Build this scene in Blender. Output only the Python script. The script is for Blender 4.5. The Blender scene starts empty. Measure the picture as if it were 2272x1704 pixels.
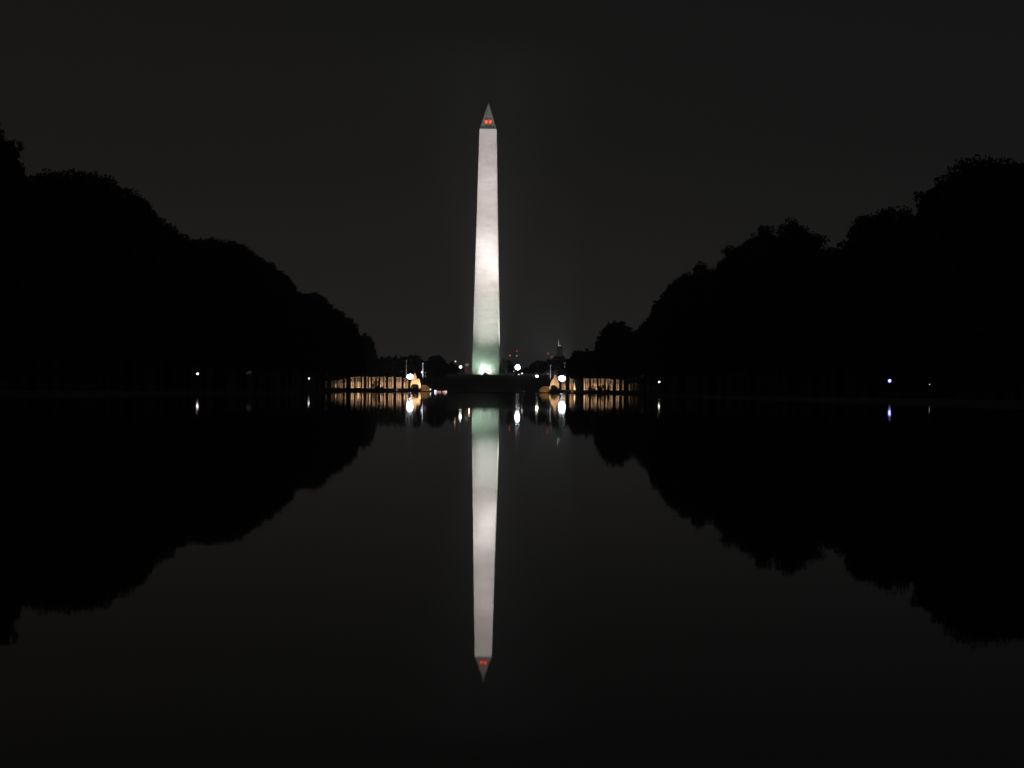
import bpy, math, random
import numpy as np
from mathutils import Vector, Matrix
random.seed(7)
R = math.radians
scene = bpy.context.scene
C = scene.collection

# ------------------------------------------------------------------ camera
F = 4300.0            # focal length in photo pixels (2272 wide)
CAM_H = 0.45
cam_data = bpy.data.cameras.new("camera")
cam_data.sensor_width = 36.0
cam_data.lens = 36.0 * F / 2272.0
cam_data.clip_start = 0.05
cam_data.clip_end = 9000
cam = bpy.data.objects.new("camera", cam_data)
C.objects.link(cam)
cam_m = (Matrix.Translation((0, 0, CAM_H)) @ Matrix.Rotation(-R(0.80), 4, 'Z')
         @ Matrix.Rotation(R(90 + 0.22), 4, 'X') @ Matrix.Rotation(R(0.52), 4, 'Z'))
cam.matrix_world = cam_m
scene.camera = cam

def at(px, py, D):
    """world point on the sight line of photo pixel (px, py) at distance D along the pool axis"""
    d = cam_m.to_3x3() @ Vector((px - 1136.0, 852.0 - py, -F))
    k = D / d.y
    return Vector((0, 0, CAM_H)) + d * k

# ------------------------------------------------------------------ night sky
w = bpy.data.worlds.new("World"); scene.world = w; w.use_nodes = True
nt = w.node_tree; nt.nodes.clear()
out = nt.nodes.new('ShaderNodeOutputWorld')
bg = nt.nodes.new('ShaderNodeBackground')
tc = nt.nodes.new('ShaderNodeTexCoord')
sep = nt.nodes.new('ShaderNodeSeparateXYZ')
ramp = nt.nodes.new('ShaderNodeValToRGB')
cr = ramp.color_ramp
cr.elements[0].position = 0.0; cr.elements[0].color = (0.0290, 0.0275, 0.0275, 1)
cr.elements[1].position = 1.0; cr.elements[1].color = (0.0060, 0.0060, 0.0062, 1)
for p, c in ((0.06, (0.0232, 0.0214, 0.0203)), (0.12, (0.0160, 0.0152, 0.0144)), (0.20, (0.0112, 0.0111, 0.0109))):
    e = cr.elements.new(p); e.color = (*c, 1)
nt.links.new(tc.outputs['Generated'], sep.inputs[0])
nt.links.new(sep.outputs['Z'], ramp.inputs['Fac'])
az = nt.nodes.new('ShaderNodeMapRange')          # town glow is a little stronger and warmer to the left
az.inputs['From Min'].default_value = -0.30; az.inputs['From Max'].default_value = 0.30
az.inputs['To Min'].default_value = 1.0; az.inputs['To Max'].default_value = 0.0
nt.links.new(sep.outputs['X'], az.inputs['Value'])
tint = nt.nodes.new('ShaderNodeMix'); tint.data_type = 'RGBA'
tint.inputs[6].default_value = (0.84, 0.87, 0.90, 1); tint.inputs[7].default_value = (1.10, 1.04, 0.95, 1)
nt.links.new(az.outputs['Result'], tint.inputs[0])
mulc = nt.nodes.new('ShaderNodeMix'); mulc.data_type = 'RGBA'; mulc.blend_type = 'MULTIPLY'; mulc.inputs[0].default_value = 1.0
nt.links.new(ramp.outputs['Color'], mulc.inputs[6]); nt.links.new(tint.outputs[2], mulc.inputs[7])
nt.links.new(mulc.outputs[2], bg.inputs['Color'])
bg.inputs['Strength'].default_value = 0.87
nt.links.new(bg.outputs[0], out.inputs[0])
scene.view_settings.view_transform = 'Standard'
scene.view_settings.look = 'None'
scene.view_settings.exposure = 0.0
scene.view_settings.gamma = 1.0
scene.cycles.use_denoising = True
scene.cycles.sample_clamp_indirect = 10.0
scene.cycles.max_bounces = 8
scene.cycles.volume_bounces = 0

# ------------------------------------------------------------------ helpers
MATS = {}
def mat(name, col, rough=0.85, emit=None, strength=0.0, metal=0.0, noise=None, sample=True):
    if name in MATS: return MATS[name]
    m = bpy.data.materials.new(name); m.use_nodes = True
    n = m.node_tree; b = n.nodes['Principled BSDF']
    b.inputs['Base Color'].default_value = (*col, 1)
    b.inputs['Roughness'].default_value = rough
    b.inputs['Metallic'].default_value = metal
    b.inputs['Specular IOR Level'].default_value = 0.1 if rough > 0.75 else 0.4
    if emit:
        b.inputs['Emission Color'].default_value = (*emit, 1)
        b.inputs['Emission Strength'].default_value = strength
        if not sample: m.cycles.emission_sampling = 'NONE'
    if noise:
        sc, amt = noise
        t = n.nodes.new('ShaderNodeTexCoord'); nz = n.nodes.new('ShaderNodeTexNoise')
        nz.inputs['Scale'].default_value = sc; nz.inputs['Detail'].default_value = 6
        mr = n.nodes.new('ShaderNodeMapRange')
        mr.inputs['From Min'].default_value = 0.3; mr.inputs['From Max'].default_value = 0.7
        mr.inputs['To Min'].default_value = 1 - amt; mr.inputs['To Max'].default_value = 1 + amt
        mx = n.nodes.new('ShaderNodeVectorMath'); mx.operation = 'SCALE'
        mx.inputs[0].default_value = col
        n.links.new(t.outputs['Object'], nz.inputs['Vector'])
        n.links.new(nz.outputs['Fac'], mr.inputs['Value'])
        n.links.new(mr.outputs['Result'], mx.inputs['Scale'])
        n.links.new(mx.outputs[0], b.inputs['Base Color'])
    MATS[name] = m
    return m

class MB:
    def __init__(s): s.v = []; s.f = []
    def add(s, vs, fs):
        o = len(s.v); s.v += [tuple(x) for x in vs]; s.f += [tuple(i + o for i in f) for f in fs]; return s
    def box(s, x0, x1, y0, y1, z0, z1):
        return s.add([(x0,y0,z0),(x1,y0,z0),(x1,y1,z0),(x0,y1,z0),(x0,y0,z1),(x1,y0,z1),(x1,y1,z1),(x0,y1,z1)],
                     [(0,3,2,1),(4,5,6,7),(0,1,5,4),(1,2,6,5),(2,3,7,6),(3,0,4,7)])
    def tube(s, a, b, r0, r1, n=8):
        a = Vector(a); b = Vector(b); d = (b - a).normalized()
        u = d.orthogonal().normalized(); v = d.cross(u)
        vs = [];
        for p, r in ((a, r0), (b, r1)):
            for i in range(n):
                t = 2*math.pi*i/n; vs.append(p + u*math.cos(t)*r + v*math.sin(t)*r)
        fs = [(i, (i+1) % n, n + (i+1) % n, n + i) for i in range(n)]
        fs += [tuple(range(n))[::-1], tuple(range(n, 2*n))]
        return s.add(vs, fs)
    def lathe(s, prof, c=(0,0,0), n=16):
        vs = []
        for r, z in prof:
            for i in range(n):
                t = 2*math.pi*i/n; vs.append((c[0]+r*math.cos(t), c[1]+r*math.sin(t), c[2]+z))
        fs = []
        for k in range(len(prof)-1):
            for i in range(n):
                fs.append((k*n+i, k*n+(i+1) % n, (k+1)*n+(i+1) % n, (k+1)*n+i))
        fs += [tuple(range(n))[::-1], tuple(range((len(prof)-1)*n, len(prof)*n))]
        return s.add(vs, fs)
    def ball(s, c, r, n=16, k=8, sz=1.0):
        prof = [(max(1e-3, r*math.sin(math.pi*i/k)), -r*sz*math.cos(math.pi*i/k)) for i in range(k+1)]
        return s.lathe(prof, c, n)
    def torus(s, c, R0, r, n=24, k=8):      # ring standing in the xz plane
        vs = []
        for i in range(n):
            a = 2*math.pi*i/n
            for j in range(k):
                b = 2*math.pi*j/k; q = R0 + r*math.cos(b)
                vs.append((c[0]+q*math.cos(a), c[1]+r*math.sin(b), c[2]+1.15*q*math.sin(a)))
        fs = [(i*k+j, ((i+1) % n)*k+j, ((i+1) % n)*k+(j+1) % k, i*k+(j+1) % k) for i in range(n) for j in range(k)]
        return s.add(vs, fs)
    def ribbon(s, outer, y0, y1):           # closed polygon in xz, extruded in y
        n = len(outer)
        vs = [(x, y0, z) for x, z in outer] + [(x, y1, z) for x, z in outer]
        fs = [tuple(range(n)), tuple(range(n, 2*n))[::-1]]
        fs += [(i, n+i, n+(i+1) % n, (i+1) % n) for i in range(n)]
        return s.add(vs, fs)
    def build(s, name, m, parent=None, smooth=False, recalc=False):
        me = bpy.data.meshes.new(name); me.from_pydata(s.v, [], s.f); me.materials.append(m)
        if recalc:
            import bmesh
            bm = bmesh.new(); bm.from_mesh(me); bmesh.ops.recalc_face_normals(bm, faces=bm.faces); bm.to_mesh(me); bm.free()
        if smooth: me.polygons.foreach_set('use_smooth', [True]*len(me.polygons))
        o = bpy.data.objects.new(name, me); C.objects.link(o)
        if parent: o.parent = parent
        return o

def tag(o, label=None, cat=None, group=None, kind=None):
    if label: o['label'] = label
    if cat: o['category'] = cat
    if group: o['group'] = group
    if kind: o['kind'] = kind
    return o
def empty(name, loc, rz=0, label=None, cat=None, group=None):
    o = bpy.data.objects.new(name, None); C.objects.link(o); o.location = loc; o.rotation_euler = (0,0,rz)
    return tag(o, label, cat, group)
def copy_tree(o, parent=None):
    c = o.copy(); C.objects.link(c)
    if parent: c.parent = parent
    for ch in [x for x in o.children]: copy_tree(ch, c)
    return c
def spot(name, loc, target, power, size, blend=0.5, col=(1,1,1), rad=0.3):
    l = bpy.data.lights.new(name, 'SPOT'); l.energy = power; l.spot_size = R(size); l.spot_blend = blend
    l.color = col; l.shadow_soft_size = rad
    o = bpy.data.objects.new(name, l); C.objects.link(o); o.location = loc
    d = Vector(target) - Vector(loc); o.rotation_euler = d.to_track_quat('-Z', 'Y').to_euler()
    return o
def point(name, loc, power, col, rad=0.2):
    l = bpy.data.lights.new(name, 'POINT'); l.energy = power; l.color = col; l.shadow_soft_size = rad
    o = bpy.data.objects.new(name, l); C.objects.link(o); o.location = loc
    return o

# ------------------------------------------------------------------ materials
grass_m = mat('grass', (0.045, 0.065, 0.03), 0.95, noise=(0.4, 0.35))
coping_m = mat('coping stone', (0.30, 0.29, 0.27), 0.8, noise=(0.9, 0.15))
terrace_m = mat('terrace stone', (0.10, 0.10, 0.095), 0.9, noise=(0.6, 0.2))
leaf_m = mat('foliage', (0.035, 0.055, 0.025), 0.9)
bark_m = mat('bark', (0.05, 0.04, 0.03), 0.95, noise=(3, 0.3))
granite_m = mat('pale granite', (0.42, 0.36, 0.30), 0.8, noise=(1.3, 0.22))
bronze_m = mat('dark bronze', (0.06, 0.055, 0.04), 0.5, metal=0.6)
metal_m = mat('dark metal', (0.05, 0.05, 0.055), 0.5)
pale_metal_m = mat('pale pole metal', (0.7, 0.7, 0.72), 0.5)
dark_m = mat('dark wall', (0.04, 0.04, 0.042), 0.9, noise=(0.5, 0.2))

# monument marble: courses and mottling, a change of stone a third of the way up
def marble():
    m = bpy.data.materials.new('white marble'); m.use_nodes = True
    n = m.node_tree; L = n.links; b = n.nodes['Principled BSDF']; b.inputs['Roughness'].default_value = 0.8
    t = n.nodes.new('ShaderNodeTexCoord')
    def nz(scale, sc, det, lo, hi):
        mp = n.nodes.new('ShaderNodeMapping'); mp.inputs['Scale'].default_value = sc
        x = n.nodes.new('ShaderNodeTexNoise'); x.inputs['Scale'].default_value = scale; x.inputs['Detail'].default_value = det
        r = n.nodes.new('ShaderNodeMapRange'); r.inputs['From Min'].default_value = 0.3; r.inputs['From Max'].default_value = 0.7
        r.inputs['To Min'].default_value = lo; r.inputs['To Max'].default_value = hi
        L.new(t.outputs['Object'], mp.inputs['Vector']); L.new(mp.outputs[0], x.inputs['Vector'])
        L.new(x.outputs['Fac'], r.inputs['Value']); return r.outputs['Result']
    def mul(a, c):
        k = n.nodes.new('ShaderNodeMath'); k.operation = 'MULTIPLY'; L.new(a, k.inputs[0]); L.new(c, k.inputs[1]); return k.outputs[0]
    v = mul(mul(nz(1.0, (0.10, 0.10, 0.75), 4, 0.87, 1.09), nz(0.5, (1, 1, 1), 6, 0.9, 1.08)), nz(0.05, (1, 1, 2), 2, 0.93, 1.05))
    sp = n.nodes.new('ShaderNodeSeparateXYZ'); L.new(t.outputs['Object'], sp.inputs[0])
    rp = n.nodes.new('ShaderNodeValToRGB')
    dv = n.nodes.new('ShaderNodeMath'); dv.operation = 'DIVIDE'; dv.inputs[1].default_value = 170; L.new(sp.outputs['Z'], dv.inputs[0])
    L.new(dv.outputs[0], rp.inputs['Fac'])
    e = rp.color_ramp.elements
    e[0].position = 0.27; e[0].color = (0.60, 0.60, 0.57, 1); e[1].position = 0.275; e[1].color = (0.57, 0.545, 0.52, 1)
    s = n.nodes.new('ShaderNodeVectorMath'); s.operation = 'SCALE'
    L.new(rp.outputs['Color'], s.inputs[0]); L.new(v, s.inputs['Scale']); L.new(s.outputs[0], b.inputs['Base Color'])
    return m
marble_m = marble()

# ------------------------------------------------------------------ monument position
MD = 1200.0
mb0 = at(1078.6, 833.5, MD)
MX, MZ = mb0.x, mb0.z

# ------------------------------------------------------------------ ground, pool, terrace
PX0, PX1, PY0, PY1 = -25.5, 25.5, 1.2, 640.0
PVX = 0.0
def smooth(t): t = min(1, max(0, t)); return t*t*(3-2*t)
def ground_z(x, y):
    z = 0.16
    r = math.hypot(x - MX, y - MD)
    z += (MZ - 0.16) * smooth((250 - r) / 175)
    s = smooth((abs(x) - 70) / 60); z += s * 1.6 * smooth((y - 60) / 100)
    if y > 1450: z += smooth((y - 1450) / 1000) * 3
    if y > 1050: z = max(z, 0.16 + 6.0*smooth((y - 1050) / 250))
    return z
xs = [-6000,-3000,-1500,-900,-600] + list(range(-450, -150, 25)) + list(range(-150, -30, 10)) + [-26.2]
xs = xs + [-25.9] + [-13, 0, 13] + [25.9] + [-v for v in xs[::-1]]
ys = [-300,-60,-10, 0.4, 0.8, 30, 80, 160, 300, 450, 560, 639, 640.4, 640.8, 660, 700, 760, 820, 870] + list(range(880, 1300, 12)) + list(range(1310, 1700, 40)) + [1900, 2400, 3500, 7000]
g = MB(); vid = {}
for j, y in enumerate(ys):
    for i, x in enumerate(xs):
        inside = -25.95 < x < 25.95 and 0.6 < y < 640.6
        g.v.append((x, y, -0.7 if inside else ground_z(x, y)))
n = len(xs)
for j in range(len(ys)-1):
    for i in range(n-1):
        g.f.append((j*n+i, j*n+i+1, (j+1)*n+i+1, (j+1)*n+i))
tag(g.build('ground', grass_m, smooth=True), kind='structure')

def water_mat():
    m = bpy.data.materials.new('still water'); m.use_nodes = True
    n = m.node_tree; b = n.nodes['Principled BSDF']
    b.inputs['Base Color'].default_value = (0.04, 0.04, 0.038, 1)
    b.inputs['Roughness'].default_value = 0.020
    b.inputs['IOR'].default_value = 1.36
    t = n.nodes.new('ShaderNodeTexCoord'); mp = n.nodes.new('ShaderNodeMapping')
    mp.inputs['Scale'].default_value = (0.5, 1.0, 1.0)
    x = n.nodes.new('ShaderNodeTexNoise'); x.inputs['Scale'].default_value = 1.2; x.inputs['Detail'].default_value = 4
    bp = n.nodes.new('ShaderNodeBump'); bp.inputs['Strength'].default_value = 1.0; bp.inputs['Distance'].default_value = 0.0005
    n.links.new(t.outputs['Object'], mp.inputs['Vector']); n.links.new(mp.outputs[0], x.inputs['Vector'])
    n.links.new(x.outputs['Fac'], bp.inputs['Height']); n.links.new(bp.outputs[0], b.inputs['Normal'])
    return m
wt = MB(); wt.add([(PX0,PY0,0),(PX1,PY0,0),(PX1,PY1,0),(PX0,PY1,0)], [(0,1,2,3)])
tag(wt.build('water', water_mat()), kind='structure')
cp = MB()
cp.box(-26.2, PX0, 0.2, 641.0, -0.6, 0.20); cp.box(PX1, 26.2, 0.2, 641.0, -0.6, 0.20)
cp.box(PX0, PX1, 0.2, PY0, -0.6, 0.20); cp.box(PX0, PX1, PY1, 641.0, -0.6, 0.12)
tag(cp.build('pool_edge', coping_m), kind='structure')
pt = MB()
for s in (-1, 1):
    a, c = sorted((s*29.0, s*33.0)); pt.add([(a,-20,0.175),(c,-20,0.175),(c,660,0.175),(a,660,0.175)], [(0,1,2,3)])
tag(pt.build('path', mat('path gravel', (0.16, 0.15, 0.13), 0.95, noise=(0.8, 0.15))), kind='structure')

# raised terraces that carry the pillars, left and right of the low centre
TZ = 1.4
tl = at(909.5, 860, 895).x; tr = at(1239, 864, 895).x
for x0, x1 in ((-110, tl), (tr, 110)):
    t = MB(); t.box(x0, x1, 884, 975, -0.3, TZ)
    t.box(x0 - 0.3*(x0 > 0), x1 + 0.3*(x0 < 0), 883.4, 884, -0.3, TZ - 0.08)
    tag(t.build('terrace', terrace_m), kind='structure')

# ------------------------------------------------------------------ the obelisk
ROT = -R(2.4)
mon = empty('obelisk', (MX, MD, MZ - 0.3), ROT, 'tall floodlit white marble obelisk standing alone on its grassy hill', 'monument')
hb, ht, HS, HP = 8.40, 5.25, 152.5, 16.9
b_ = MB()
N = 24
for k in range(N+1):
    z = HS*k/N; h = hb + (ht-hb)*k/N
    b_.v += [(-h,-h,z),(h,-h,z),(h,h,z),(-h,h,z)]
for k in range(N):
    for i in range(4):
        b_.f.append((k*4+i, k*4+(i+1) % 4, (k+1)*4+(i+1) % 4, (k+1)*4+i))
b_.build('shaft', marble_m, mon)
p_ = MB()
hp = ht - 0.12
p_.add([(-hp,-hp,HS),(hp,-hp,HS),(hp,hp,HS),(-hp,hp,HS),(0,0,HS+HP)], [(0,1,4),(1,2,4),(2,3,4),(3,0,4),(3,2,1,0)])
pyr = p_.build('pyramid_top', marble_m, mon)
win_m = mat('window dark', (0.01, 0.01, 0.012), 0.3)
bea_m = mat('red beacon', (0.5, 0.02, 0.01), 0.4, emit=(1.0, 0.015, 0.008), strength=3.4)
core_m = mat('beacon core', (0.5, 0.1, 0.02), 0.4, emit=(1.0, 0.10, 0.02), strength=11, sample=False)
def face_part(name, u, z, wd, hg, off, m, q, parent, th=0.25):
    """small box lying on the sloping face q of the pyramid"""
    def P(uu, zz, o):
        h = hp*(1-(zz-HS)/HP) + o
        p = Vector((uu, -h, zz)); return Matrix.Rotation(q*math.pi/2, 3, 'Z') @ p
    vs = [P(u+a*wd/2, z+c*hg/2, o) for o in (-0.1, off) for a, c in ((-1,-1),(1,-1),(1,1),(-1,1))]
    return MB().add(vs, [(3,2,1,0),(4,5,6,7),(0,1,5,4),(1,2,6,5),(2,3,7,6),(3,0,4,7)]).build(name, m, parent)
for q in range(4):
    for u in (-1.25, 1.25):
        face_part('window', u, HS+1.7, 0.95, 1.1, 0.03, win_m, q, mon)
        if q % 2: continue
        bb = face_part('beacon', u*1.0, HS+4.6, 1.35, 1.9, 0.10, bea_m, q, mon)
        face_part('lamp_core', u*1.0, HS+4.6, 0.36, 1.1, 0.14, core_m, q, bb)
# floodlights round the obelisk
def ML(x, y, z=0.6): return Vector((MX+x, MD+y, MZ+z))
def wall_washer(name, x, y, tz, P, size, col, sx=0.6, tx=0.0):
    o = spot(name, ML(x, y), ML(tx, -7, tz), P, size, 1.0, col)
    o.scale = (sx, 1, 1)
    return o
for s_, k_, cl in ((-1, 0.47, (1.0,0.98,0.88)), (1, 0.57, (1.0,0.98,0.93))):
    wall_washer('flood_lower', 12*s_, -59, 55, 300e3*k_, 62, cl)
    wall_washer('flood_lower_middle', 10*s_, -59, 62, 145e3*k_, 34, (1.0,0.97,0.90))
    wall_washer('flood_middle', 9*s_, -60, 105, 255e3*k_, 34, (1.0,0.93,0.91))
    wall_washer('flood_upper', 7*s_, -60, 150, 1120e3*k_, 60, (1.0,0.90,0.91))
    wall_washer('flood_high', 5*s_, -61, 150, 1620e3*k_, 20, (1.0,0.89,0.90), 0.8)
spot('flood_patch', ML(44,-40), ML(6.5,-7,68), 520e3, 13, 1.0, (1.0,1.0,1.0))
o = spot('flood_south', ML(52,-6), ML(8,0,75), 420e3, 80, 0.4, (0.95,1.0,0.95)); o.scale = (0.4, 1, 1)
spot('flood_top', ML(-4,-150), ML(0,-3,162), 620e3, 8, 1.0, (0.85,1.0,0.86))
spot('flood_low_green', ML(-16,-24,0.3), ML(-2,-8,11), 17e3, 60, 0.8, (0.60,1.0,0.68), 0.6)
spot('flood_base', ML(-0.6,-13.2,0.4), ML(-0.3,-8.4,4.2), 8.0e3, 140, 1.0, (0.72,1.0,0.80), 0.5)
spot('flood_base', ML(-0.4,-11.4,0.4), ML(-0.3,-8.4,4.4), 3.2e3, 120, 1.0, (0.9,1.0,0.93), 0.5)

dome = MB(); dome.lathe([(1.9,0),(1.9,0.7),(1.7,1.3),(1.25,1.8),(0.65,2.05),(0.05,2.12)], n=20)
dm = empty('lamp_shelter', ML(-0.4,-15.2,-0.2), 0, 'small dark domed housing silhouetted against the glowing base of the obelisk', 'shelter')
dome.build('dome', dark_m, dm, smooth=True)
MB().lathe([(2.2,-0.3),(2.2,0.12)], n=20).build('plinth', terrace_m, dm)

# flagpoles by the obelisk
def flagpole(name, base, top_z, r, label, cat='flagpole', group=None, lit=None):
    h = top_z - base.z
    e = empty(name, base, 0, label, cat, group)
    MB().lathe([(r*2.6,-0.3),(r*2.6,0.15),(r*1.5,0.3)], n=10).build('base', terrace_m, e)
    MB().tube((0,0,0.3), (0,0,h-0.15), r, r*0.6, 10).build('pole', pale_metal_m, e)
    MB().ball((0,0,h-0.05), r*1.5, 10, 6).build('finial', pale_metal_m, e)
    return e
for px, lab in ((1066.8, 'thin bright flagpole before the left part of the obelisk base'), (1087.2, 'thin bright flagpole before the middle right of the obelisk base')):
    b = at(px, 833, MD-22); top = at(px, 806, MD-22)
    b.z = ground_z(b.x, b.y)
    flagpole('flagpole', b, top.z, 0.26, lab, group='flagpoles ringing the obelisk')
    spot('pole_light', b + Vector((0.3,-1.6,0.2)), b + Vector((0,0,4.5)), 12000, 45, 0.8, (0.9,1,0.95), 0.1)

# ------------------------------------------------------------------ lamps
def lamp_mats(i, col, s, halo_ring=None):
    return (mat('lamp light %d' % i, (0.8,0.8,0.8), 0.4, emit=col, strength=s, sample=(s > 12)),
            mat('lamp rim %d' % i, (0.05,0.05,0.3), 0.3, emit=halo_ring, strength=1.0, sample=False) if halo_ring else metal_m)
LC = [0]
def flood_mast(px, py, D, wpx, hpx, col, s, label, halo_ring=(0.05,0.07,1.0), gz=None, rw=1.18):
    """tall mast with a round floodlight head facing the pool"""
    LC[0] += 1
    p = at(px, py, D); k = D / F
    lm, rm = lamp_mats(LC[0], col, s, halo_ring)
    base = Vector((p.x, p.y, gz if gz is not None else ground_z(p.x, p.y)))
    e = empty('floodlight_mast', base, 0, label, 'floodlight')
    h = p.z - base.z; a, c = wpx*k/2, hpx*k/2  # head enlarged to the spread of the lamp's glare
    MB().tube((0,0.35,-0.3), (0,0.35,h-c*0.6), 0.16, 0.10).build('pole', metal_m, e)
    hd = MB()
    prof = []
    n_ = 24
    front = [(a*math.cos(2*math.pi*i/n_), c*math.sin(2*math.pi*i/n_)) for i in range(n_)]
    hd.ribbon([(x*1.06, h+z*1.06) for x, z in front], 0.02, 0.45)
    hd.build('housing', metal_m, e)
    ln = MB(); vs = [(0,-0.42,h)]; fs = []
    for ring, (q, y) in enumerate(((0.5,-0.36),(0.86,-0.18),(1.0,0.015))):
        vs += [(x*q, y, h+z*q) for x, z in front]
    for i in range(n_):
        j = (i+1) % n_; fs.append((0, 1+i, 1+j))
        for r_ in range(2): fs.append((1+r_*n_+i, 1+(r_+1)*n_+i, 1+(r_+1)*n_+j, 1+r_*n_+j))
    ln.add(vs, fs).build('lens', lm, e, smooth=True)
    if halo_ring:  # glowing blue ring imitates the glare halo round the lamp
        rg = MB(); vs = []; fs = []
        for q, y in ((1.02,-0.02),(rw,0.02),(rw,0.3),(1.07,0.3)):
            vs += [(x*q, y, h+z*q) for x, z in front]
        for r_ in range(4):
            for i in range(n_):
                j = (i+1) % n_; fs.append((r_*n_+i, r_*n_+j, ((r_+1) % 4)*n_+j, ((r_+1) % 4)*n_+i))
        rg.add(vs, fs).build('halo_ring', rm, e)
    return e
def street_lamp(px, py, D, dpx, col, s, label, gz=None, group=None, halo_ring=None):
    """slim post with collar, glowing globe and cap"""
    LC[0] += 1
    p = at(px, py, D); r = dpx*D/F/2
    lm, rm = lamp_mats(LC[0], col, s, halo_ring)
    base = Vector((p.x, p.y, gz if gz is not None else ground_z(p.x, p.y)))
    e = empty('street_lamp', base, 0, label, 'lamp', group)
    h = p.z - base.z
    MB().lathe([(0.16,-0.3),(0.16,0.3),(0.08,0.5),(0.055,max(0.7,h-r-0.1))], n=10).build('post', metal_m, e)
    MB().lathe([(0.06,h-r-0.18),(r*0.7,h-r*0.85)], n=12).build('collar', metal_m, e)
    MB().ball((0,0,h), r, 16, 10).build('globe', lm, e, smooth=True)
    MB().lathe([(r*0.55,h+r*0.88),(r*0.1,h+r*1.35)], n=12).build('cap', metal_m, e)
    return e
W = (1.0,0.98,0.95); WB = (0.85,0.92,1.0); WW = (1.0,0.75,0.5)
flood_mast(910, 835.5, 880, 14, 10.5, WB, 30, 'big blue-white floodlight shining beside the left stone arch', gz=TZ)
flood_mast(1247, 839.5, 880, 15, 11.5, WB, 30, 'big blue-white floodlight shining beside the right stone arch', gz=TZ)
flood_mast(1148.5, 814.8, 1150, 10.5, 11.5, WB, 30, 'round blue-haloed floodlight high to the right of the obelisk base')
street_lamp(1022, 814.2, 1150, 5.5, (1,0.9,0.75), 14, 'round white lamp just left of the obelisk base')
street_lamp(1010.5, 802, 1200, 2.6, (1,0.55,0.42), 4, 'small pinkish lamp above and left of the round white lamp near the obelisk')
street_lamp(1191.5, 835.5, 1090, 6.0, (1,0.97,0.85), 16, 'white globe lamp on the hillside midway between obelisk and right arch')
street_lamp(1194.5, 836.6, 1096, 4.5, (1,0.97,0.85), 12, 'slightly smaller lamp touching the white hillside globe on its right')
street_lamp(1158.5, 828.6, 1130, 3.0, (0.95,1,0.95), 3, 'faint white lamp low right of the round blue-haloed floodlight')
street_lamp(1151, 830.8, 1120, 2.6, (1,0.8,0.6), 2.5, 'faint warm lamp directly below the round blue-haloed floodlight')
street_lamp(1140, 824.0, 1130, 2.2, (1,0.6,0.4), 1.2, 'dim orange lamp low left of the round blue-haloed floodlight')
street_lamp(1173, 815.8, 1260, 2.4, (0.8,1,0.7), 0.7, 'dim greenish lamp right of the blue-haloed floodlight, the right one of a pair')
street_lamp(1168.5, 816.2, 1260, 2.4, (0.9,1,0.7), 0.8, 'dim greenish lamp right of the blue-haloed floodlight, the left one of a pair')
street_lamp(438.6, 829.5, 600, 4.2, (1,0.86,0.88), 7, 'white lamp low under the black trees, leftmost light of the photo')
street_lamp(685.5, 840.0, 690, 3.4, (0.8,0.87,1), 5, 'small blue-white lamp under the trees between leftmost lamp and lit pillars')
street_lamp(1462.6, 847.5, 640, 4.0, (1,1,0.82), 5, 'small pale yellow lamp under the trees just right of the lit pillars')
flood_mast(1974, 845.0, 430, 5.5, 6.0, WB, 3.2, 'bright lamp with a deep blue halo under the right-hand trees', halo_ring=(0.02,0.03,1.0), rw=1.6)
street_lamp(2062.5, 853.0, 430, 2.2, (1,0.95,0.8), 1.0, 'tiny yellowish lamp, rightmost light under the right-hand trees')
street_lamp(1510.5, 853, 640, 2.0, (1,0.9,0.8), 0.25, 'barely visible lamp right of the small pale yellow lamp')
street_lamp(943.8, 827, 1000, 1.8, W, 0.7, 'faint white lamp beside the left leaning flagpole, the upper of two')
street_lamp(943.8, 834.4, 980, 1.8, W, 0.7, 'faint white lamp beside the left leaning flagpole, the lower of two')
street_lamp(936, 826.2, 960, 3.4, WB, 4, 'white lamp at the foot of the bright pole right of the left arch')
street_lamp(1163, 872-3.5, 960, 3.0, (1,0.4,0.15), 0.12, 'dim orange glow low in the dark centre lawn')
street_lamp(1216, 829.5, 960, 2.0, WB, 0.9, 'faint lamp at the foot of the bright pole left of the right arch')
street_lamp(955, 864, 890, 3.0, (1,0.9,0.8), 3, 'small white lamp near the ground beside the low wall right of left arch')
street_lamp(1333, 817, 1000, 5.0, (1,0.6,0.12), 0.10, 'dim amber lamp in the gap between the pale trees on the right')
street_lamp(1286, 813, 990, 2.0, (0.8,1,0.9), 0.25, 'faint speck of lamp in the dark tree above the right-hand pillars')
street_lamp(1112, 833, 1195, 1.8, (1,0.9,0.7), 0.5, 'tiny lamp on the lawn at the right foot of the obelisk', gz=MZ-0.1)

# radio masts with red lights far behind
def red_mast(px, py, D, dpx, col, s, label, extra=()):
    LC[0] += 1
    p = at(px, py, D); base = Vector((p.x, p.y, ground_z(p.x, p.y))); h = p.z - base.z
    lm, _ = lamp_mats(LC[0], col, s)
    e = empty('beacon_mast', base, 0, label, 'mast', 'beacon masts far behind the obelisk')
    m_ = MB()
    for a in range(3):
        t = 2*math.pi*a/3; m_.tube((1.0*math.cos(t),1.0*math.sin(t),-0.3), (0.12*math.cos(t),0.12*math.sin(t),h), 0.07, 0.05, 5)
    for k in range(1, 12):
        z = h*k/12; q = 1.0 + (0.12-1.0)*k/12
        for a in range(3):
            t = 2*math.pi*a/3; t2 = 2*math.pi*(a+1)/3
            m_.tube((q*math.cos(t),q*math.sin(t),z), (q*math.cos(t2),q*math.sin(t2),z), 0.04, 0.04, 4)
    m_.build('lattice', metal_m, e)
    r = dpx*D/F/2
    MB().ball((0,0,h), r, 12, 8).build('beacon', lm, e, smooth=True)
    return e
RD = (1.0,0.05,0.08)
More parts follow.
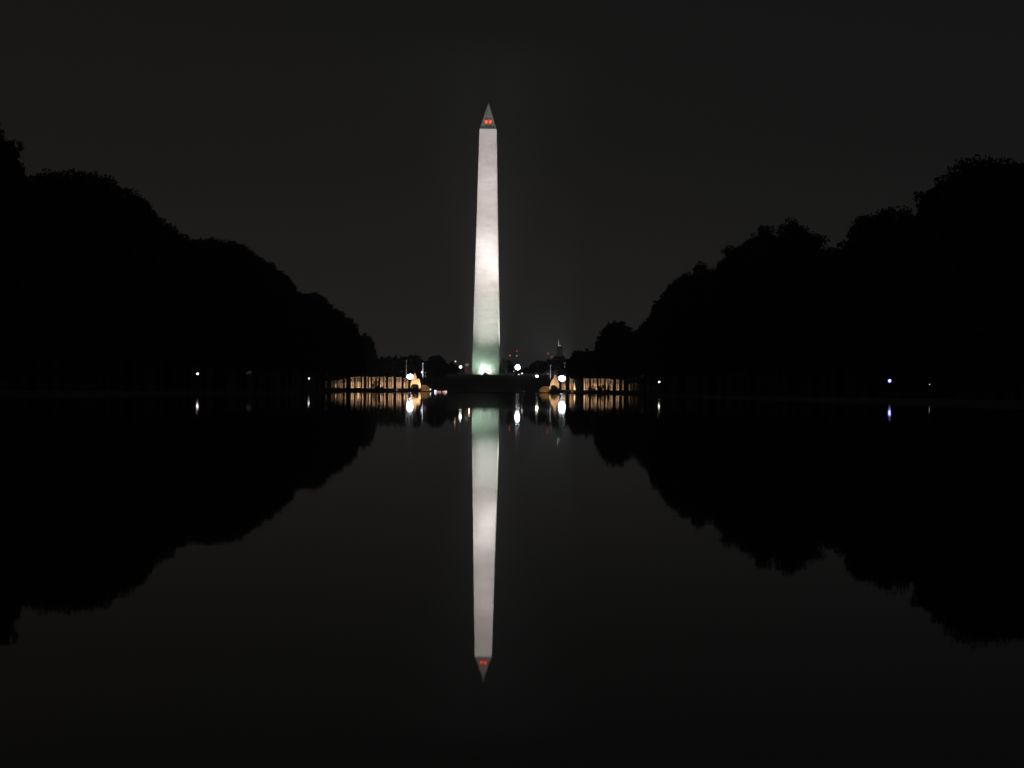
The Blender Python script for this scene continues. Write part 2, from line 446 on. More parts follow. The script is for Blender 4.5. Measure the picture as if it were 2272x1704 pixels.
red_mast(1146.6, 779, 1420, 3.4, RD, 0.9, 'mast with the highest red light right of the obelisk')
red_mast(1131.5, 788.8, 1420, 3.6, (1,0.14,0.12), 1.0, 'mast with the red light nearest the right side of the obelisk')
red_mast(1146.8, 789.8, 1380, 2.2, W, 1.0, 'mast with a small white light below the highest red light')
red_mast(1216.2, 784.4, 1420, 3.4, RD, 0.8, 'mast with the red light just left of the dark tower')
red_mast(1225.0, 792, 1400, 2.8, (1,0.4,0.3), 0.55, 'mast with the orange light between red light and dark tower')
red_mast(1225.6, 780.6, 1440, 1.6, (1,0.3,0.2), 0.2, 'mast with a barely visible red speck left of the dark tower')
red_mast(1229.0, 792, 1430, 1.6, (1,0.2,0.15), 0.35, 'mast with a faint red speck touching the dark tower')

# ------------------------------------------------------------------ far buildings
def wallbox(e, name, x0, x1, y0, y1, z0, z1, m): return MB().box(x0,x1,y0,y1,z0,z1).build(name, m, e)
D = 1420
a = at(1235, 810, D); c = at(1248, 810, D); top = at(1241, 768, D).z
tb = ground_z(a.x, D) - 0.3; cx = (a.x+c.x)/2; hw = (c.x-a.x)/2
tw = empty('tower', (cx, D, tb), 0, 'slim dark tower with a lit mast on its roof, right of the obelisk', 'tower')
H = top - tb
MB().box(-hw, hw, -hw, hw, 0, H*0.96).build('wall', dark_m, tw)
rf = MB(); rf.lathe([(hw*1.3, H*0.96), (hw*0.5, H)], n=4); ro = rf.build('roof', dark_m, tw)
for k in range(6):
    for s in (-0.5, 0.5):
        MB().box(s*hw-0.35, s*hw+0.35, -hw-0.06, -hw+0.1, H*0.2+k*3.6, H*0.2+k*3.6+1.8).build('window', win_m, tw)
mt = at(1238.6, 754, D).z - tb
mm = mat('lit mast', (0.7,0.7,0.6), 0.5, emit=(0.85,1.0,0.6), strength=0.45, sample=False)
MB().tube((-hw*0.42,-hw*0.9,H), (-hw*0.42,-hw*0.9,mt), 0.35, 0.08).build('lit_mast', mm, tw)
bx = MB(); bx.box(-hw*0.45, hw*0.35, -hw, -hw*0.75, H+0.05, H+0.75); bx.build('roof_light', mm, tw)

D = 1330
def far_building(px0, px1, pytop, label, m, wins, D=D):
    a = at(px0, 830, D); c = at(px1, 830, D); t = at((px0+px1)/2, pytop, D).z; zb = ground_z(a.x, D) - 0.5
    e = empty('building', ((a.x+c.x)/2, D, zb), 0, label, 'building'); hw = (c.x-a.x)/2; H = t-zb
    MB().box(-hw, hw, 0, 14, 0, H-0.3).build('wall', m, e)
    MB().box(-hw-0.3, hw+0.3, -0.3, 14.3, H-0.29, H).build('roof', dark_m, e)
    for fx, fz in wins:
        MB().box(-hw+fx*2*hw-0.5, -hw+fx*2*hw+0.5, -0.06, 0.1, H*fz-0.6, H*fz+0.6).build('window', win_m, e)
    return e, hw, H
rose_m = mat('rose brick', (0.32, 0.2, 0.17), 0.9, noise=(0.5, 0.2))
e, hw, H = far_building(1031, 1052, 812.5, 'low dim reddish building peeking out at the left of the obelisk base', rose_m, [(0.3,0.6),(0.55,0.6),(0.8,0.6)])
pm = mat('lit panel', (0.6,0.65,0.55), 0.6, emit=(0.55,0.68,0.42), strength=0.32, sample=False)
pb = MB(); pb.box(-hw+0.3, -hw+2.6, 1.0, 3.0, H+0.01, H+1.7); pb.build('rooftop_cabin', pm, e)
point('building_glow', (e.location.x, D-7, e.location.z+H*0.6), 260, (1,0.55,0.45), 0.3)
e, hw, H = far_building(1013, 1030.5, 817.5, 'lower bluish building between round hedge and reddish building', mat('blue grey render', (0.14,0.18,0.22), 0.9, noise=(0.5,0.2)), [(0.35,0.5),(0.7,0.5)], D=1350)
point('building_glow', (e.location.x, 1350-8, e.location.z+H*0.6), 160, (0.8,0.75,0.8), 0.3)
e, hw, H = far_building(1143, 1158, 821.5, 'small dim ochre building under the round blue-haloed floodlight', mat('ochre render', (0.3,0.24,0.12), 0.9, noise=(0.5,0.2)), [(0.3,0.6),(0.7,0.6)], D=1300)
point('building_glow', (e.location.x, 1300-5, e.location.z+H*0.7), 160, (1,0.8,0.4), 0.3)

# ------------------------------------------------------------------ memorial arches
AD = 905.0
def poly(pts, D=AD): return [(at(x, y, D).x, at(x, y, D).z) for x, y in pts]
def arch(outer, inner, label):  # outer outline shaped as the uplit part of a taller pavilion
    o = poly(outer); i = poly(inner)
    cx = sum(p[0] for p in o)/len(o); zb = 0.1
    e = empty('stone_arch', (cx, AD, zb), 0, label, 'arch')
    # arch ring: quads between the outer outline and the opening
    n = max(len(o), len(i))
    def resample(p, n):
        L = [0]
        for k in range(1, len(p)): L.append(L[-1] + math.dist(p[k], p[k-1]))
        r = []
        for k in range(n):
            t = L[-1]*k/(n-1); j = max(q for q in range(len(L)) if L[q] <= t+1e-9); j = min(j, len(p)-2)
            f = (t-L[j])/max(1e-9, L[j+1]-L[j]); r.append((p[j][0]+(p[j+1][0]-p[j][0])*f, p[j][1]+(p[j+1][1]-p[j][1])*f))
        return r
    N = 40
    O = resample(o, N); I = resample(i, N)
    m = MB(); vs = []
    for y in (0.0, 4.6):
        vs += [(x-cx, y, z-zb) for x, z in O] + [(x-cx, y, z-zb) for x, z in I]
    fs = []
    for k in range(N-1):
        fs += [(k, N+k, N+k+1, k+1), (2*N+k, 2*N+k+1, 3*N+k+1, 3*N+k),
               (k, k+1, 2*N+k+1, 2*N+k), (N+k, 3*N+k, 3*N+k+1, N+k+1)]
    fs += [(0, 2*N, 3*N, N), (N-1, 2*N-1, 4*N-1, 3*N-1)]
    m.add(vs, fs).build('arch_body', granite_m, e, recalc=True)
    # rib up the spike, where the outline copies a beam of light
    top = max(O, key=lambda q: q[1]); it = max(I, key=lambda q: q[1])
    kx = top[0]-cx
    k_ = MB(); k_.add([(kx-0.35,-0.16,it[1]-zb+0.3),(kx+0.35,-0.16,it[1]-zb+0.3),(kx+0.08,-0.16,top[1]-zb-0.25),(kx-0.08,-0.16,top[1]-zb-0.25),
                       (kx-0.35,0.01,it[1]-zb+0.3),(kx+0.35,0.01,it[1]-zb+0.3),(kx+0.08,0.01,top[1]-zb-0.25),(kx-0.08,0.01,top[1]-zb-0.25)],
                      [(0,1,2,3),(0,4,5,1),(1,5,6,2),(2,6,7,3),(3,7,4,0)]).build('rib', granite_m, e, recalc=True)
    # black sheet standing in for the darkness inside the opening
    gt = [(x-cx, z-zb) for x, z in I]
    MB().ribbon([(p[0]*0.985+0.015*(I[N//2][0]-cx), p[1]-0.03) for p in gt], 2.9, 3.1).build('shade_sheet', mat('black gate', (0.006,0.006,0.006), 1.0), e, recalc=True)
    return e, cx
_, ax1 = arch([(909.3,869),(909.3,860),(910.5,852),(913.5,845),(916,837),(918.3,829),(920.3,826.5),(922.3,829.5),(924,839),(926,842),(928.6,839),(930.6,841),(932.6,848),(934.2,857),(934.8,869)],
     [(911.6,869),(911.8,858),(913.6,853.5),(917,852),(925,852),(928,853.6),(929.2,857),(929.4,869)],
     'pale stone arch shaped to its peaked pool of uplight, left of the obelisk, brightly lit from below')
_, ax2 = arch([(1217.8,870),(1218.8,860),(1221,855),(1222.6,848),(1225.4,842),(1228,839.5),(1230,832),(1232,830),(1234.2,832.5),(1235.4,839),(1238.2,844),(1240.4,853),(1241.8,864),(1241.8,870)],
     [(1221.2,870),(1221.4,859),(1222.6,855.6),(1226,854.6),(1231,854.6),(1234.5,856.5),(1237,861),(1238.6,866),(1238.6,870)],
     'pale stone arch shaped to its peaked pool of uplight, right of the obelisk, lit from below')
WC = (1.0, 0.66, 0.36)
for ax, dx, pw in ((ax1, 1.2, 1.35), (ax2, -1.2, 1.05)):
    spot('arch_light', (ax-2.2, AD-5.5, 0.7), (ax-0.8, AD, 5.0), 5200*pw, 70, 0.7, WC, 0.2)
    spot('arch_light', (ax+2.2, AD-5.5, 0.7), (ax+0.8, AD, 5.0), 5200*pw, 70, 0.7, WC, 0.2)

# low side walls running from the arches to the centre
def side_wall(px0, px1, ptop, D, label, stones):
    a = at(px0, 868, D); c = at(px1, 868, D); t = at((px0+px1)/2, ptop, D).z
    e = empty('low_wall', ((a.x+c.x)/2, D, 0.1), 0, label, 'wall'); hw = abs(c.x-a.x)/2; H = t-0.1
    m = MB(); m.box(-hw, hw, 0, 0.8, 0, H); m.build('wall', mat('ochre ashlar', (0.30,0.23,0.14), 0.9, noise=(1.2,0.3)), e)
    MB().box(-hw-0.1, hw+0.1, -0.1, 0.9, H+0.002, H+0.2).build('coping', granite_m, e)
    s = stones
    for k in range(4):
        x = s*(hw+0.25+k*0.42)
        MB().box(x-0.16, x+0.16, 0.1, 0.5, 0, H*(0.95-0.12*k)).build('baluster', granite_m, e)
    spot('wall_light', (e.location.x, D-4, 0.6), (e.location.x, D, 1.6), 420, 90, 0.8, (1,0.62,0.3), 0.2)
side_wall(935.6, 947.5, 855.5, 908, 'low ochre lit wall with stone balusters right of the left arch', 1)
side_wall(1203.5, 1217, 858.5, 908, 'low ochre lit wall with stone balusters left of the right arch', -1)

# ------------------------------------------------------------------ pillars with wreaths
def make_pillar():
    e = empty('memorial_pillar', (0,0,0))
    s = MB()
    s.box(-0.70, -0.24, -0.32, 0.32, 0.45, 4.75); s.box(0.24, 0.70, -0.32, 0.32, 0.45, 4.75)
    s.box(-0.24, 0.24, 0.05, 0.28, 0.45, 4.75)
    s.build('shaft', granite_m, e)
    MB().box(-0.76, 0.76, -0.38, 0.38, 4.752, 5.15).build('cap', granite_m, e)
    MB().box(-0.80, 0.80, -0.42, 0.42, -0.1, 0.448).build('plinth', granite_m, e)
    wr = MB().torus((0,-0.38,3.75), 0.56, 0.15).build('wreath', bronze_m, e, smooth=True)
    MB().torus((0,-0.42,1.0), 0.30, 0.07, 16, 6).build('rope_ring', bronze_m, e, smooth=True)
    MB().tube((0,-0.30,1.2), (0,-0.30,3.0), 0.07, 0.07, 6).build('rope', bronze_m, e)
    return e
proto = make_pillar(); used = [False]
ORD = ['first','second','third','fourth','fifth','sixth','seventh','eighth','ninth','tenth','eleventh','twelfth','thirteenth','fourteenth','fifteenth','sixteenth','seventeenth','eighteenth','nineteenth','twentieth','twenty-first','twenty-second']
HM = 5.15
def pillars(rows, side):
    rows = sorted(rows, key=lambda r: -r[0] if side == 'left' else r[0])
    for k, (px, top, bot, ang, D) in enumerate(rows):
        D += 6
        if not used[0]: o = proto; used[0] = True
        else: o = copy_tree(proto)
        p = at(px, bot, D); zt = at(px, top, D).z
        o.location = (p.x, D, TZ); s = max(0.4, (zt - TZ)/HM); o.scale = (1.0, 1.0, s)
        o.rotation_euler = (0, 0, R(ang))
        look = 'face-on stone pillar with a dark wreath' if abs(ang) < 30 else 'narrow edge-on stone pillar'
        o['label'] = '%s, %s counted outward from the %s arch' % (look, ORD[k], side)
        o['category'] = 'pillar'; o['group'] = 'warm lit pillars curving away from the %s arch' % side
# (photo x, top y, bottom y, turn, distance)
pillars([(904,840,860,86,888),(899.5,839,860,6,888),(889.3,836,860,84,892),(883,837,860,4,892),(871.6,836,860,84,896),(864.6,837,860,5,896),
         (854.6,836,860,84,900),(847.1,837,860,6,902),(838.4,836,860,84,906),(829.5,837,860,7,908),(821,837,860,84,912),
         (812.7,836,861,8,914),(805.6,836,861,82,918),(796.8,836,861,9,922),(791,836,861,84,926),(782,837,861,10,930),
         (768.5,840,861,12,936),(757.5,842,861,14,942),(753,844,861,82,944),(746.8,843,861,16,948),(738,845,861,18,954),(724,846,861,80,962)], 'left')
pillars([(1246.5,843,863,-84,888),(1251,842,863,-6,888),(1267.5,841,863,-4,892),(1273.8,842,863,-80,890),(1296.3,840,863,-84,898),(1303.5,840,863,-5,898),
         (1312.8,840,863,-84,903),(1320.4,840,863,-6,904),(1328.9,840,863,-84,909),(1336.8,840,863,-7,911),(1345,840,863,-84,915),
         (1351.5,841,863,-8,918),(1359,842,863,-9,922),(1370,842,864,-10,928),(1381.5,843,864,-80,934),(1396,852,864,-80,942),
         (1402,851,864,-80,946),(1411,850,864,-14,950),(1417,853,864,-80,956)], 'right')
# warm uplights between the terrace edge and the pillars
for px0, px1, n_, sy in ((742, 903, 14, 1), (1247, 1398, 13, 1)):
    for k in range(n_):
        px = px0 + (px1-px0)*k/(n_-1)
        Dp = float(np.interp(px, (724,757,782,812,829,864,904,1246,1296,1329,1359,1381,1396,1417), (968,948,936,920,914,902,894,894,904,915,928,940,948,962)))
        p = at(px, 861, Dp)
        spot('pillar_light', (p.x+0.5, Dp-6.0, TZ+0.2), (p.x, Dp, TZ+2.6), 1450*(0.3 if px < 772 else 0.1 if px > 1384 else 0.6 if px > 1365 else 1), 75, 0.8, (1.0,0.66,0.40), 0.15)
# pedestals in front of the terrace below two of the pillars
for px, sd in ((881, 'left'), (1269, 'right')):
    p = at(px, 868, 880); e = empty('pedestal', (p.x, 880, 0.1), 0, 'short narrow lit stone pedestal in front of the dark %s terrace' % sd, 'pedestal')
    hh = (TZ+0.25)
    MB().box(-0.42, 0.42, -0.4, 0.4, 0, hh-0.2).build('block', granite_m, e)
    MB().box(-0.5, 0.5, -0.48, 0.48, hh-0.198, hh).build('cap', granite_m, e)
    spot('pedestal_light', (p.x, 876.6, 0.35), (p.x, 880, 1.0), 160, 60, 0.8, (1.0,0.72,0.5), 0.1)

# flagpoles of the memorial
for px, pt_, pb_, D, lab, pw, cc in ((937.6,806,824,930,'bright white flagpole rising right of the left arch',26000,(0.85,0.88,1)),
                             (901.2,800,836,900,'faint yellowish flagpole above the left floodlight',2200,(0.8,1,0.6)),
                             (1221,810,829,930,'pale flagpole rising left of the right arch',9000,(0.85,0.9,1)),
                             (1253.2,804,836,900,'pale flagpole rising above the right floodlight',4200,(0.85,1,0.85))):
    b = at(px, 868, D); b.z = TZ if (b.x < tl or b.x > tr) and 884 < D < 975 else ground_z(b.x, D)
    t = at(px, pt_, D)
    flagpole('flagpole', b, t.z, 0.22, lab, group='flagpoles around the memorial')
    zt = at(px, (pt_*0.65+pb_*0.35), D).z
    spot('pole_light', (b.x+0.4, D-3.2, b.z+0.3), (b.x, D, zt), pw, 22, 0.7, cc, 0.1)

# row of low lights at the far edge of the pool
lowr = mat('low red light', (0.5,0.3,0.3), 0.4, emit=(1,0.45,0.38), strength=1.0, sample=False)
loww = mat('low white light', (0.8,0.8,0.8), 0.4, emit=(0.9,0.95,1.0), strength=2.2, sample=False)
loww2 = mat('low warm light', (0.8,0.8,0.8), 0.4, emit=(1,0.85,0.7), strength=1.2, sample=False)
for px, wp, hp_, m, lab in ((966,4,4.2,loww,'tall white low light, leftmost of the row at the far pool edge'),
                       (971.5,4,2.2,lowr,'reddish low light right beside the tall white one at the far pool edge'),
                       (976.6,3.6,2.4,lowr,'reddish low light before the gap in the row at the far pool edge'),
                       (983.5,4,2.0,lowr,'reddish low light just after the gap in the row at the far pool edge'),
                       (988.8,5.5,2.8,loww2,'warm white low light, rightmost of the row at the far pool edge')):
    D = 639.4; p = at(px, 868.6, D); k = D/F
    e = empty('low_light', (p.x, D, 0), 0, lab, 'light', 'low lights along the far pool edge')
    MB().box(-wp*k/2-0.04, wp*k/2+0.04, 0.06, 0.40, -0.2, 0.13+hp_*k).build('housing', metal_m, e)
    MB().box(-wp*k/2, wp*k/2, -0.02, 0.058, 0.08, 0.08+hp_*k*0.9).build('lens', m, e)

# ------------------------------------------------------------------ trees
def leaves(blobs, size, dens, rng):
    P = []
    for (c, r, fl) in blobs:
        n = max(5, int(dens * r * r))
        d = rng.normal(size=(n, 3)); d /= np.linalg.norm(d, axis=1)[:, None]
        rad = r * (0.25 + 0.75*rng.random(n)**0.45)
        rad *= 1 + 0.07*rng.normal(size=n)
        p = d * rad[:, None]; p[:, 2] *= fl
        P.append(p + np.array(c))
    P = np.concatenate(P)
    n = len(P)
    a = rng.normal(size=(n, 3)); a /= np.linalg.norm(a, axis=1)[:, None]
    b = np.cross(a, rng.normal(size=(n, 3))); b /= np.linalg.norm(b, axis=1)[:, None]
    s = size * (0.6 + 0.8*rng.random(n))[:, None]
    a = a*s; b = b*s*0.7
    V = np.stack([P-a, P-b*0.9, P+a, P+b*1.1], 1).reshape(-1, 3)
    return V
def leaf_mesh(name, V, m):
    me = bpy.data.meshes.new(name); nv = len(V); nf = nv//4
    me.vertices.add(nv); me.vertices.foreach_set('co', V.astype(np.float32).ravel())
    me.loops.add(nv); me.loops.foreach_set('vertex_index', np.arange(nv, dtype=np.int32))
    me.polygons.add(nf); me.polygons.foreach_set('loop_start', np.arange(0, nv, 4, dtype=np.int32))
    me.update(); me.validate(); me.materials.append(m)
    return me
def trunk_mb(h, r, spread, rng, lo):
    t = MB(); z1 = lo + (h-lo)*0.25
    t.tube((0,0,-0.4), (0.1,0,0.5), r*1.35, r, 9); t.tube((0.1,0,0.5), (0.05,0.1,z1), r, r*0.7, 9)
    for k in range(6):
        a = k*math.pi/3 + rng.random(); q = spread*(0.45+0.3*rng.random()); zz = z1 + (h-z1)*(0.25+0.4*rng.random())
        mid = (0.5*q*math.cos(a)*0.8, 0.5*q*math.sin(a)*0.8, z1+(zz-z1)*0.6)
        t.tube((0.05,0.1,z1*0.95), mid, r*0.5, r*0.3, 6); t.tube(mid, (q*math.cos(a), q*math.sin(a), zz), r*0.3, r*0.08, 5)
    t.tube((0.05,0.1,z1), (0,0,h*0.85), r*0.6, r*0.1, 6)
    return t
def interp(outline, x):
    xs_ = [p[0] for p in outline]; return float(np.interp(x, xs_, [p[1] for p in outline]))

LEFT = [(-200,300),(-60,300),(-20,280),(0,280),(5,298),(18,310),(38,318),(50,345),(49,366),(50,386),(60,385),(85,391),(110,380),(135,376),(150,372),(165,383),(190,378),(230,386),(250,400),(270,416),(300,426),(318,436),(335,461),(350,476),(372,492),(395,516),(430,533),(465,527),(500,533),(540,543),(560,558),(583,571),(592,586),(605,582),(615,598),(635,616),(652,626),(656,642),(672,656),(690,652),(708,650),(722,662),(735,676),(750,690),(763,694),(766,716),(778,708),(790,720),(797,742),(800,765),(802,800)]
RIGHT = [(1398,760),(1400,738),(1415,733),(1420,722),(1430,712),(1443,705),(1446,682),(1458,674),(1470,668),(1476,648),(1482,634),(1500,621),(1515,607),(1526,600),(1540,612),(1546,588),(1560,578),(1572,590),(1578,600),(1594,592),(1600,570),(1604,550),(1620,552),(1650,540),(1660,528),(1680,516),(1682,503),(1698,500),(1712,504),(1715,527),(1722,528),(1729,500),(1736,488),(1750,483),(1766,487),(1778,504),(1786,508),(1800,505),(1822,518),(1830,534),(1834,546),(1858,549),(1880,530),(1890,518),(1895,494),(1905,476),(1925,467),(1940,466),(1955,472),(1975,460),(2000,458),(2018,472),(2029,466),(2034,430),(2050,425),(2070,410),(2085,396),(2105,388),(2120,366),(2140,350),(2175,345),(2200,350),(2225,355),(2250,350),(2272,360),(2330,350),(2500,400)]

def outline_tree(px0, px1, D, outline, label, lo=4.0, group=None, br=2.2, depth=5.0, seed=1, name='tree', size=None, dens=26, slope=None, name_cat='tree', holes=0.0, tp=None):
    rng = np.random.default_rng(seed)
    pc = tp or (px0+px1)/2; c = at(pc, 860, D); bz = ground_z(c.x, D)
    bx_, by_ = c.x, D
    k = D/F
    blobs = []; inner = []
    step = br*0.42/k
    x = px0 + br/k*0.5
    while x <= px1 - br/k*0.4:
        for rep in range(3):
            xx = x + rng.uniform(-0.3, 0.3)*step
            y_ = D + rng.uniform(-depth, depth)
            r = br*rng.uniform(0.26, 0.55)
            # highest centre that keeps the blob below the outline over its width
            rp = r*F/y_
            tops = [interp(outline, xx+u*rp) + rp*(1-math.sqrt(1-u*u)) for u in (-0.8,-0.5,0,0.5,0.8)]
            pt = max(tops)*0.6 + interp(outline, xx)*0.4 - 3 + rng.normal()*4.5
            ctr = at(xx, pt + rp*1.02, y_)
            z = ctr.z
            first = True
            while z - r > lo + bz or first:
                edge = 1 if first else 0
                if first or rng.random() > holes:
                    (blobs if first else inner).append(((ctr.x - bx_ + (0 if first else rng.uniform(-0.6,0.6)), y_ - by_ + (0 if first else rng.uniform(-1.5,1.5)), z - bz), r, 0.9))
                r2 = (rng.uniform(1.3, 1.9)*r if first else br*rng.uniform(0.8, 1.25)); z -= r*0.55 + r2*rng.uniform(0.55, 0.8); r = r2; first = False
        x += step
    tx = px0 + 0.25/k                       # ragged tufts along the outer twigs
    while tx < px1 - 0.25/k:
        y_ = D + rng.uniform(-depth, depth)*0.6; r = rng.uniform(0.35, 0.95)
        c2 = at(tx, interp(outline, tx) + r*F/y_*rng.uniform(0.35, 1.9), y_)
        blobs.append(((c2.x-bx_, y_-by_, c2.z-bz), r, 1.0))
        tx += rng.uniform(0.5, 1.1)/k
    e = empty(name, (bx_, by_, bz), 0, label, name_cat, group)
    sz = size or max(0.15, k*1.5)
    V = np.concatenate([leaves(blobs, sz, dens*(0.42/sz)**1.5, rng), leaves(inner or blobs[:1], max(0.42, sz), dens*0.9, rng)])
    cr_ = bpy.data.objects.new('crown', leaf_mesh('crown', V, leaf_m)); C.objects.link(cr_); cr_.parent = e
    h = max(b[0][2] for b in blobs)
    trunk_mb(h, 0.42 if h > 12 else 0.25, (px1-px0)*k/2, random.Random(seed), lo).build('trunk', bark_m, e, smooth=True)
    return e
TL = [(-90, 44, 166, 'tallest ragged black tree cut off by the left edge of the photo'),
      (20, 120, 186, 'low black crown in the dip between the left edge tree and the big dome'),
      (75, 262, 202, 'broad black domed tree, second tallest of the left-hand row'),
      (225, 345, 232, 'black tree on the shoulder descending right from the broad dome'),
      (300, 440, 262, 'black tree where the left treeline slopes down to its flat stretch'),
      (395, 560, 318, 'black tree with the flat wide top in the middle of the left-hand row'),
      (500, 640, 372, 'black tree on the slope right of the flat-topped tree, left side'),
      (590, 695, 432, 'black tree with small spiky tufts, fourth from right in the left row'),
      (660, 770, 500, 'black tree with thin loose twigs on top, right part of the left row'),
      (738, 802, 560, 'small rounded black tree at the right end of the left-hand row')]
for i, (a, b, D, lab) in enumerate(TL):
    lo = 4.2 if D < 520 else 3.2
    outline_tree(a, b, D, LEFT, lab, seed=20+i, br=2.3 if D < 300 else 2.6, lo=lo, depth=5.5, group='black trees left of the pool')
TR = [(2092, 2340, 162, 'tallest black tree with holes in its crown at the right edge'),
      (2040, 2120, 184, 'stepped black tree just left of the tallest right-hand tree'),
      (1890, 2045, 212, 'black tree with a flat spiky top in the right-hand row'),
      (1822, 1905, 236, 'low black crown in the dip left of the flat spiky tree on the right'),
      (1706, 1832, 268, 'black tree with a round raised tuft on its top, right-hand row'),
      (1600, 1730, 318, 'black tree with wispy top left of the one with the raised tuft'),
      (1536, 1620, 372, 'black tree with a small see-through gap near its left edge, right row'),
      (1474, 1560, 420, 'black tree with two knobbly bumps along the right-hand slope'),
      (1442, 1512, 460, 'steep-sided black tree low on the right-hand slope'),
      (1398, 1462, 500, 'lowest black tree at the left end of the right-hand row')]
for i, (a, b, D, lab) in enumerate(TR):
    outline_tree(a, b, D, RIGHT, lab, tp=1938 if a == 1890 else None, seed=60+i, br=2.3 if D < 300 else 2.6, lo=4.0, depth=5.5, group='black trees right of the pool')
# paler trees farther off
outline_tree(788, 832, 872, [(780,770),(795,752),(808,747),(818,747),(828,755),(833,770),(833,800)], 'hazy grey tree peeking out behind the right end of the left row', seed=91, br=2.4, lo=6.0, depth=4, size=0.5, group='hazy trees in the distance')
outline_tree(1322, 1402, 620, [(1320,780),(1323,758),(1330,745),(1338,735),(1344,724),(1355,719),(1372,717),(1387,719),(1390,733),(1394,732),(1396,722),(1404,721),(1412,727)], 'hazy umbrella-topped tree leaning out of the right-hand row', seed=92, br=2.0, lo=4.0, depth=4, size=0.42, group='hazy trees in the distance', holes=0.35)
outline_tree(1255, 1330, 770, [(1250,812),(1262,797),(1272,786),(1284,782),(1298,780),(1308,780),(1314,788),(1326,790),(1340,780)], 'hazy rounded tree above the pillars right of the right arch', seed=93, br=2.6, lo=5.5, depth=4, size=0.5, group='hazy trees in the distance')
B = [(806,886,1000,[(800,805),(830,799),(845,797),(860,798),(875,797),(888,800)],'far dark tree above the left pillars, beside the hazy grey tree'),
     (882,942,1010,[(880,802),(890,796),(910,793),(930,795),(940,803)],'far dark tree directly behind the left floodlight'),
     (944,990,1040,[(944,803),(955,795),(967,792),(980,795),(990,806)],'far dark round tree between the left flagpole and the obelisk'),
     (962,1016,1075,[(960,812),(975,811),(990,809),(1005,811),(1012,817),(1016,826)],'low rounded hedge-like tree just left of the round white lamp'),
     (1110,1138,1290,[(1108,806),(1116,803),(1126,803),(1134,810),(1138,822)],'far dark tree touching the right side of the obelisk base'),
     (1174,1218,1080,[(1172,822),(1180,808),(1190,804),(1203,803),(1212,807),(1220,815)],'far dark round tree left of the dark tower'),
     (1212,1264,1120,[(1210,806),(1222,800),(1234,795),(1246,796),(1256,800),(1266,800)],'far dark tree at the foot of the slim dark tower'),
     (1144,1182,1200,[(1142,824),(1152,822),(1164,820),(1174,818),(1182,820)],'low far bush between the blue-haloed floodlight and the hillside lamp')]
for i, (a, b, D, ol, lab) in enumerate(B):
    outline_tree(a, b, D, ol, lab, seed=110+i, br=2.4, lo=1.0 if i in (3, 7) else 2.0, depth=4, size=0.6, group='far trees around the hill')

# back rows: copies of one tree, seen only as blackness below the outline
rng = np.random.default_rng(5)
bl = []
for k in range(46):
    a = rng.uniform(0, 2*math.pi); q = 6.0*math.sqrt(rng.random()); z = rng.uniform(7.6, 13.0)
    q *= 1.0 if z < 11 else 0.7
    bl.append(((q*math.cos(a), q*math.sin(a), z), rng.uniform(1.8, 2.8), 0.9))
V = leaves(bl, 0.45, 22, rng)
me = leaf_mesh('crown', V, leaf_m)
src = empty('tree', (0,0,0)); c_ = bpy.data.objects.new('crown', me); C.objects.link(c_); c_.parent = src
trunk_mb(12, 0.4, 6, random.Random(3), 4).build('trunk', bark_m, src, smooth=True)
first = True
for side in (-1, 1):
    y = 175.0; k = 0
    while y < 760:
        for L in (60, 78):
            yy = y + rng.uniform(-4, 4) + (9 if L == 78 else 0); xx = side*(L + rng.uniform(-3, 3))
            p = 1076 + xx/yy*F
            if not (-80 < p < 2350): continue
            if 425 < p < 452 or 675 < p < 697 or 1452 < p < 1474 or 1962 < p < 1986 or 2054 < p < 2070: continue
            if abs(xx) < 66 and yy > 690: continue
            o = src if first else copy_tree(src); first = False
            s = rng.uniform(0.85, 1.12) * (1.0 if L == 60 else 1.1)
            o.location = (xx, yy, ground_z(xx, yy)); o.rotation_euler = (0, 0, rng.uniform(0, 6.28)); o.scale = (s, s, s)
            sd = 'left' if side < 0 else 'right'
            tag(o, 'shorter black tree lost in the dark mass behind the %s-hand row' % sd, 'tree', 'back trees %s of the pool' % sd)
        y += 21; k += 1
# far woods behind both rows
for side in (-1, 1):
    rr = np.random.default_rng(9+side); bl = []
    for k in range(420):
        y = rr.uniform(230, 980); x = side*rr.uniform(112, 150); z = rr.uniform(1.0, 10.5)
        bl.append(((x, y, z + 1.5), rr.uniform(3.0, 4.6), 0.9))
    V = leaves(bl, 1.1, 7, rr)
    o = bpy.data.objects.new('woods', leaf_mesh('woods', V, leaf_m)); C.objects.link(o)
    tag(o, 'dark mass of woods behind the trees on the %s side' % ('left' if side < 0 else 'right'), 'woods', kind='stuff')

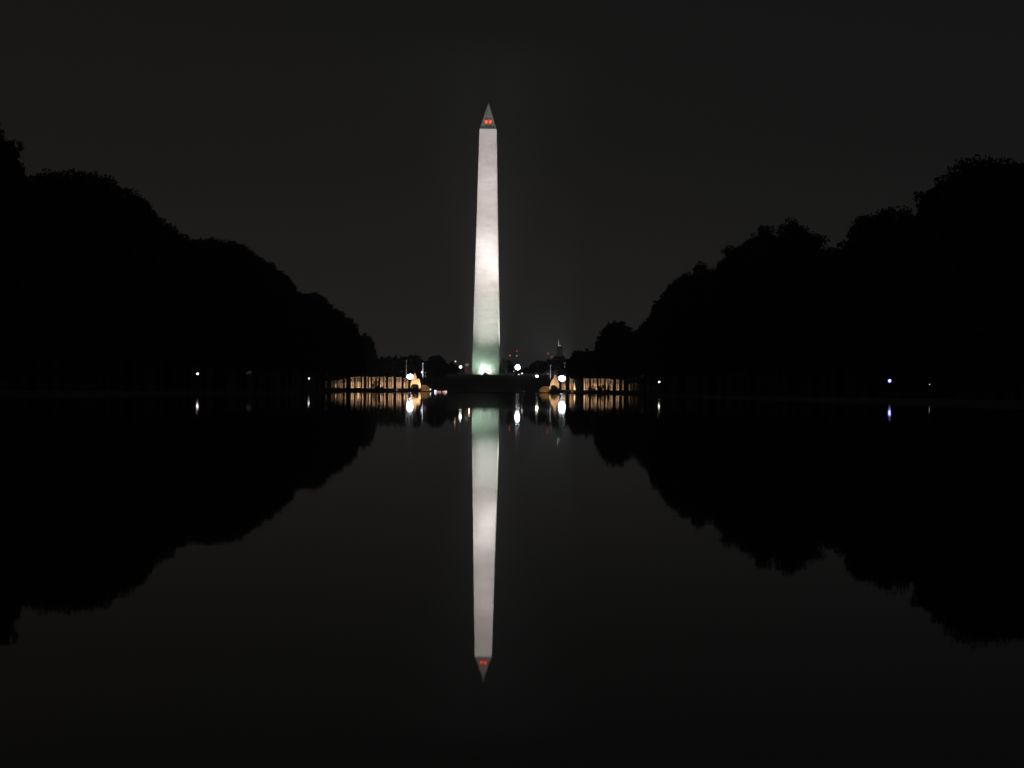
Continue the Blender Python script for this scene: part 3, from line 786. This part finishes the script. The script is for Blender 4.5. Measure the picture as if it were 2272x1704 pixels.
for side in (-1, 1):
    rr = np.random.default_rng(19+side); bl = []
    for k in range(260):
        y = rr.uniform(1010, 1110); x = side*rr.uniform(52, 250); zt = 7.0 + 2.0*math.sin(x*0.11+side)
        bl.append(((x, y, ground_z(x, y) + rr.uniform(0.5, zt)), rr.uniform(2.2, 3.4), 0.9))
    o = bpy.data.objects.new('woods', leaf_mesh('woods', leaves(bl, 1.0, 8, rr), leaf_m)); C.objects.link(o)
    tag(o, 'low dark woods far behind the lit pillars on the %s side' % ('left' if side < 0 else 'right'), 'woods', kind='stuff')

# dark clipped shrubs standing in front of the pillars
def shrub(pts, D, label, seed):
    pg = poly(pts, D); x0 = min(p[0] for p in pg); x1 = max(p[0] for p in pg); zt = max(p[1] for p in pg)
    rr = np.random.default_rng(seed); cx = (x0+x1)/2; bz = ground_z(cx, D); bl = []
    pts2 = sorted(pg)
    for k in range(int((x1-x0)*14)):
        x = rr.uniform(x0+0.3, x1-0.3); top = float(np.interp(x, [p[0] for p in pts2], [p[1] for p in pts2]))
        bl.append(((x-cx, rr.uniform(-1.0, 1.0), rr.uniform(bz+0.2, max(bz+0.5, top-0.35))-bz), 0.42, 1.0))
    e = empty('shrub', (cx, D, bz), 0, label, 'shrub')
    o = bpy.data.objects.new('foliage', leaf_mesh('foliage', leaves(bl, 0.2, 120, rr), leaf_m)); C.objects.link(o); o.parent = e
    MB().tube((0,0,-0.2), (0,0,max(0.6,(zt-bz)*0.5)), 0.12, 0.06).build('stem', bark_m, e)
shrub([(824.5,860),(825.5,846),(832,844.5),(842,844.5),(844.5,848),(848,857),(852,861)], 880, 'dark blocky shrub hiding the feet of the middle left pillars', 301)
shrub([(1303,866),(1307,859),(1312,855.5),(1330,854),(1345,853),(1351,852.5),(1353,857),(1353.5,866)], 880, 'wide dark hedge hiding the feet of the middle right pillars', 302)

# ------------------------------------------------------------------ night haze
hz = MB(); hz.box(-1000, 1000, -30, 1560, -1.2, 215)
hm = bpy.data.materials.new('haze'); hm.use_nodes = True; hn = hm.node_tree; hn.nodes.clear()
ho = hn.nodes.new('ShaderNodeOutputMaterial'); hv = hn.nodes.new('ShaderNodeVolumePrincipled')
hv.inputs['Color'].default_value = (0.86, 0.9, 0.95, 1); hv.inputs['Density'].default_value = 0.00038
hv.inputs['Anisotropy'].default_value = 0.55
hn.links.new(hv.outputs[0], ho.inputs['Volume'])
ho_ = hz.build('haze', hm); tag(ho_, kind='stuff')
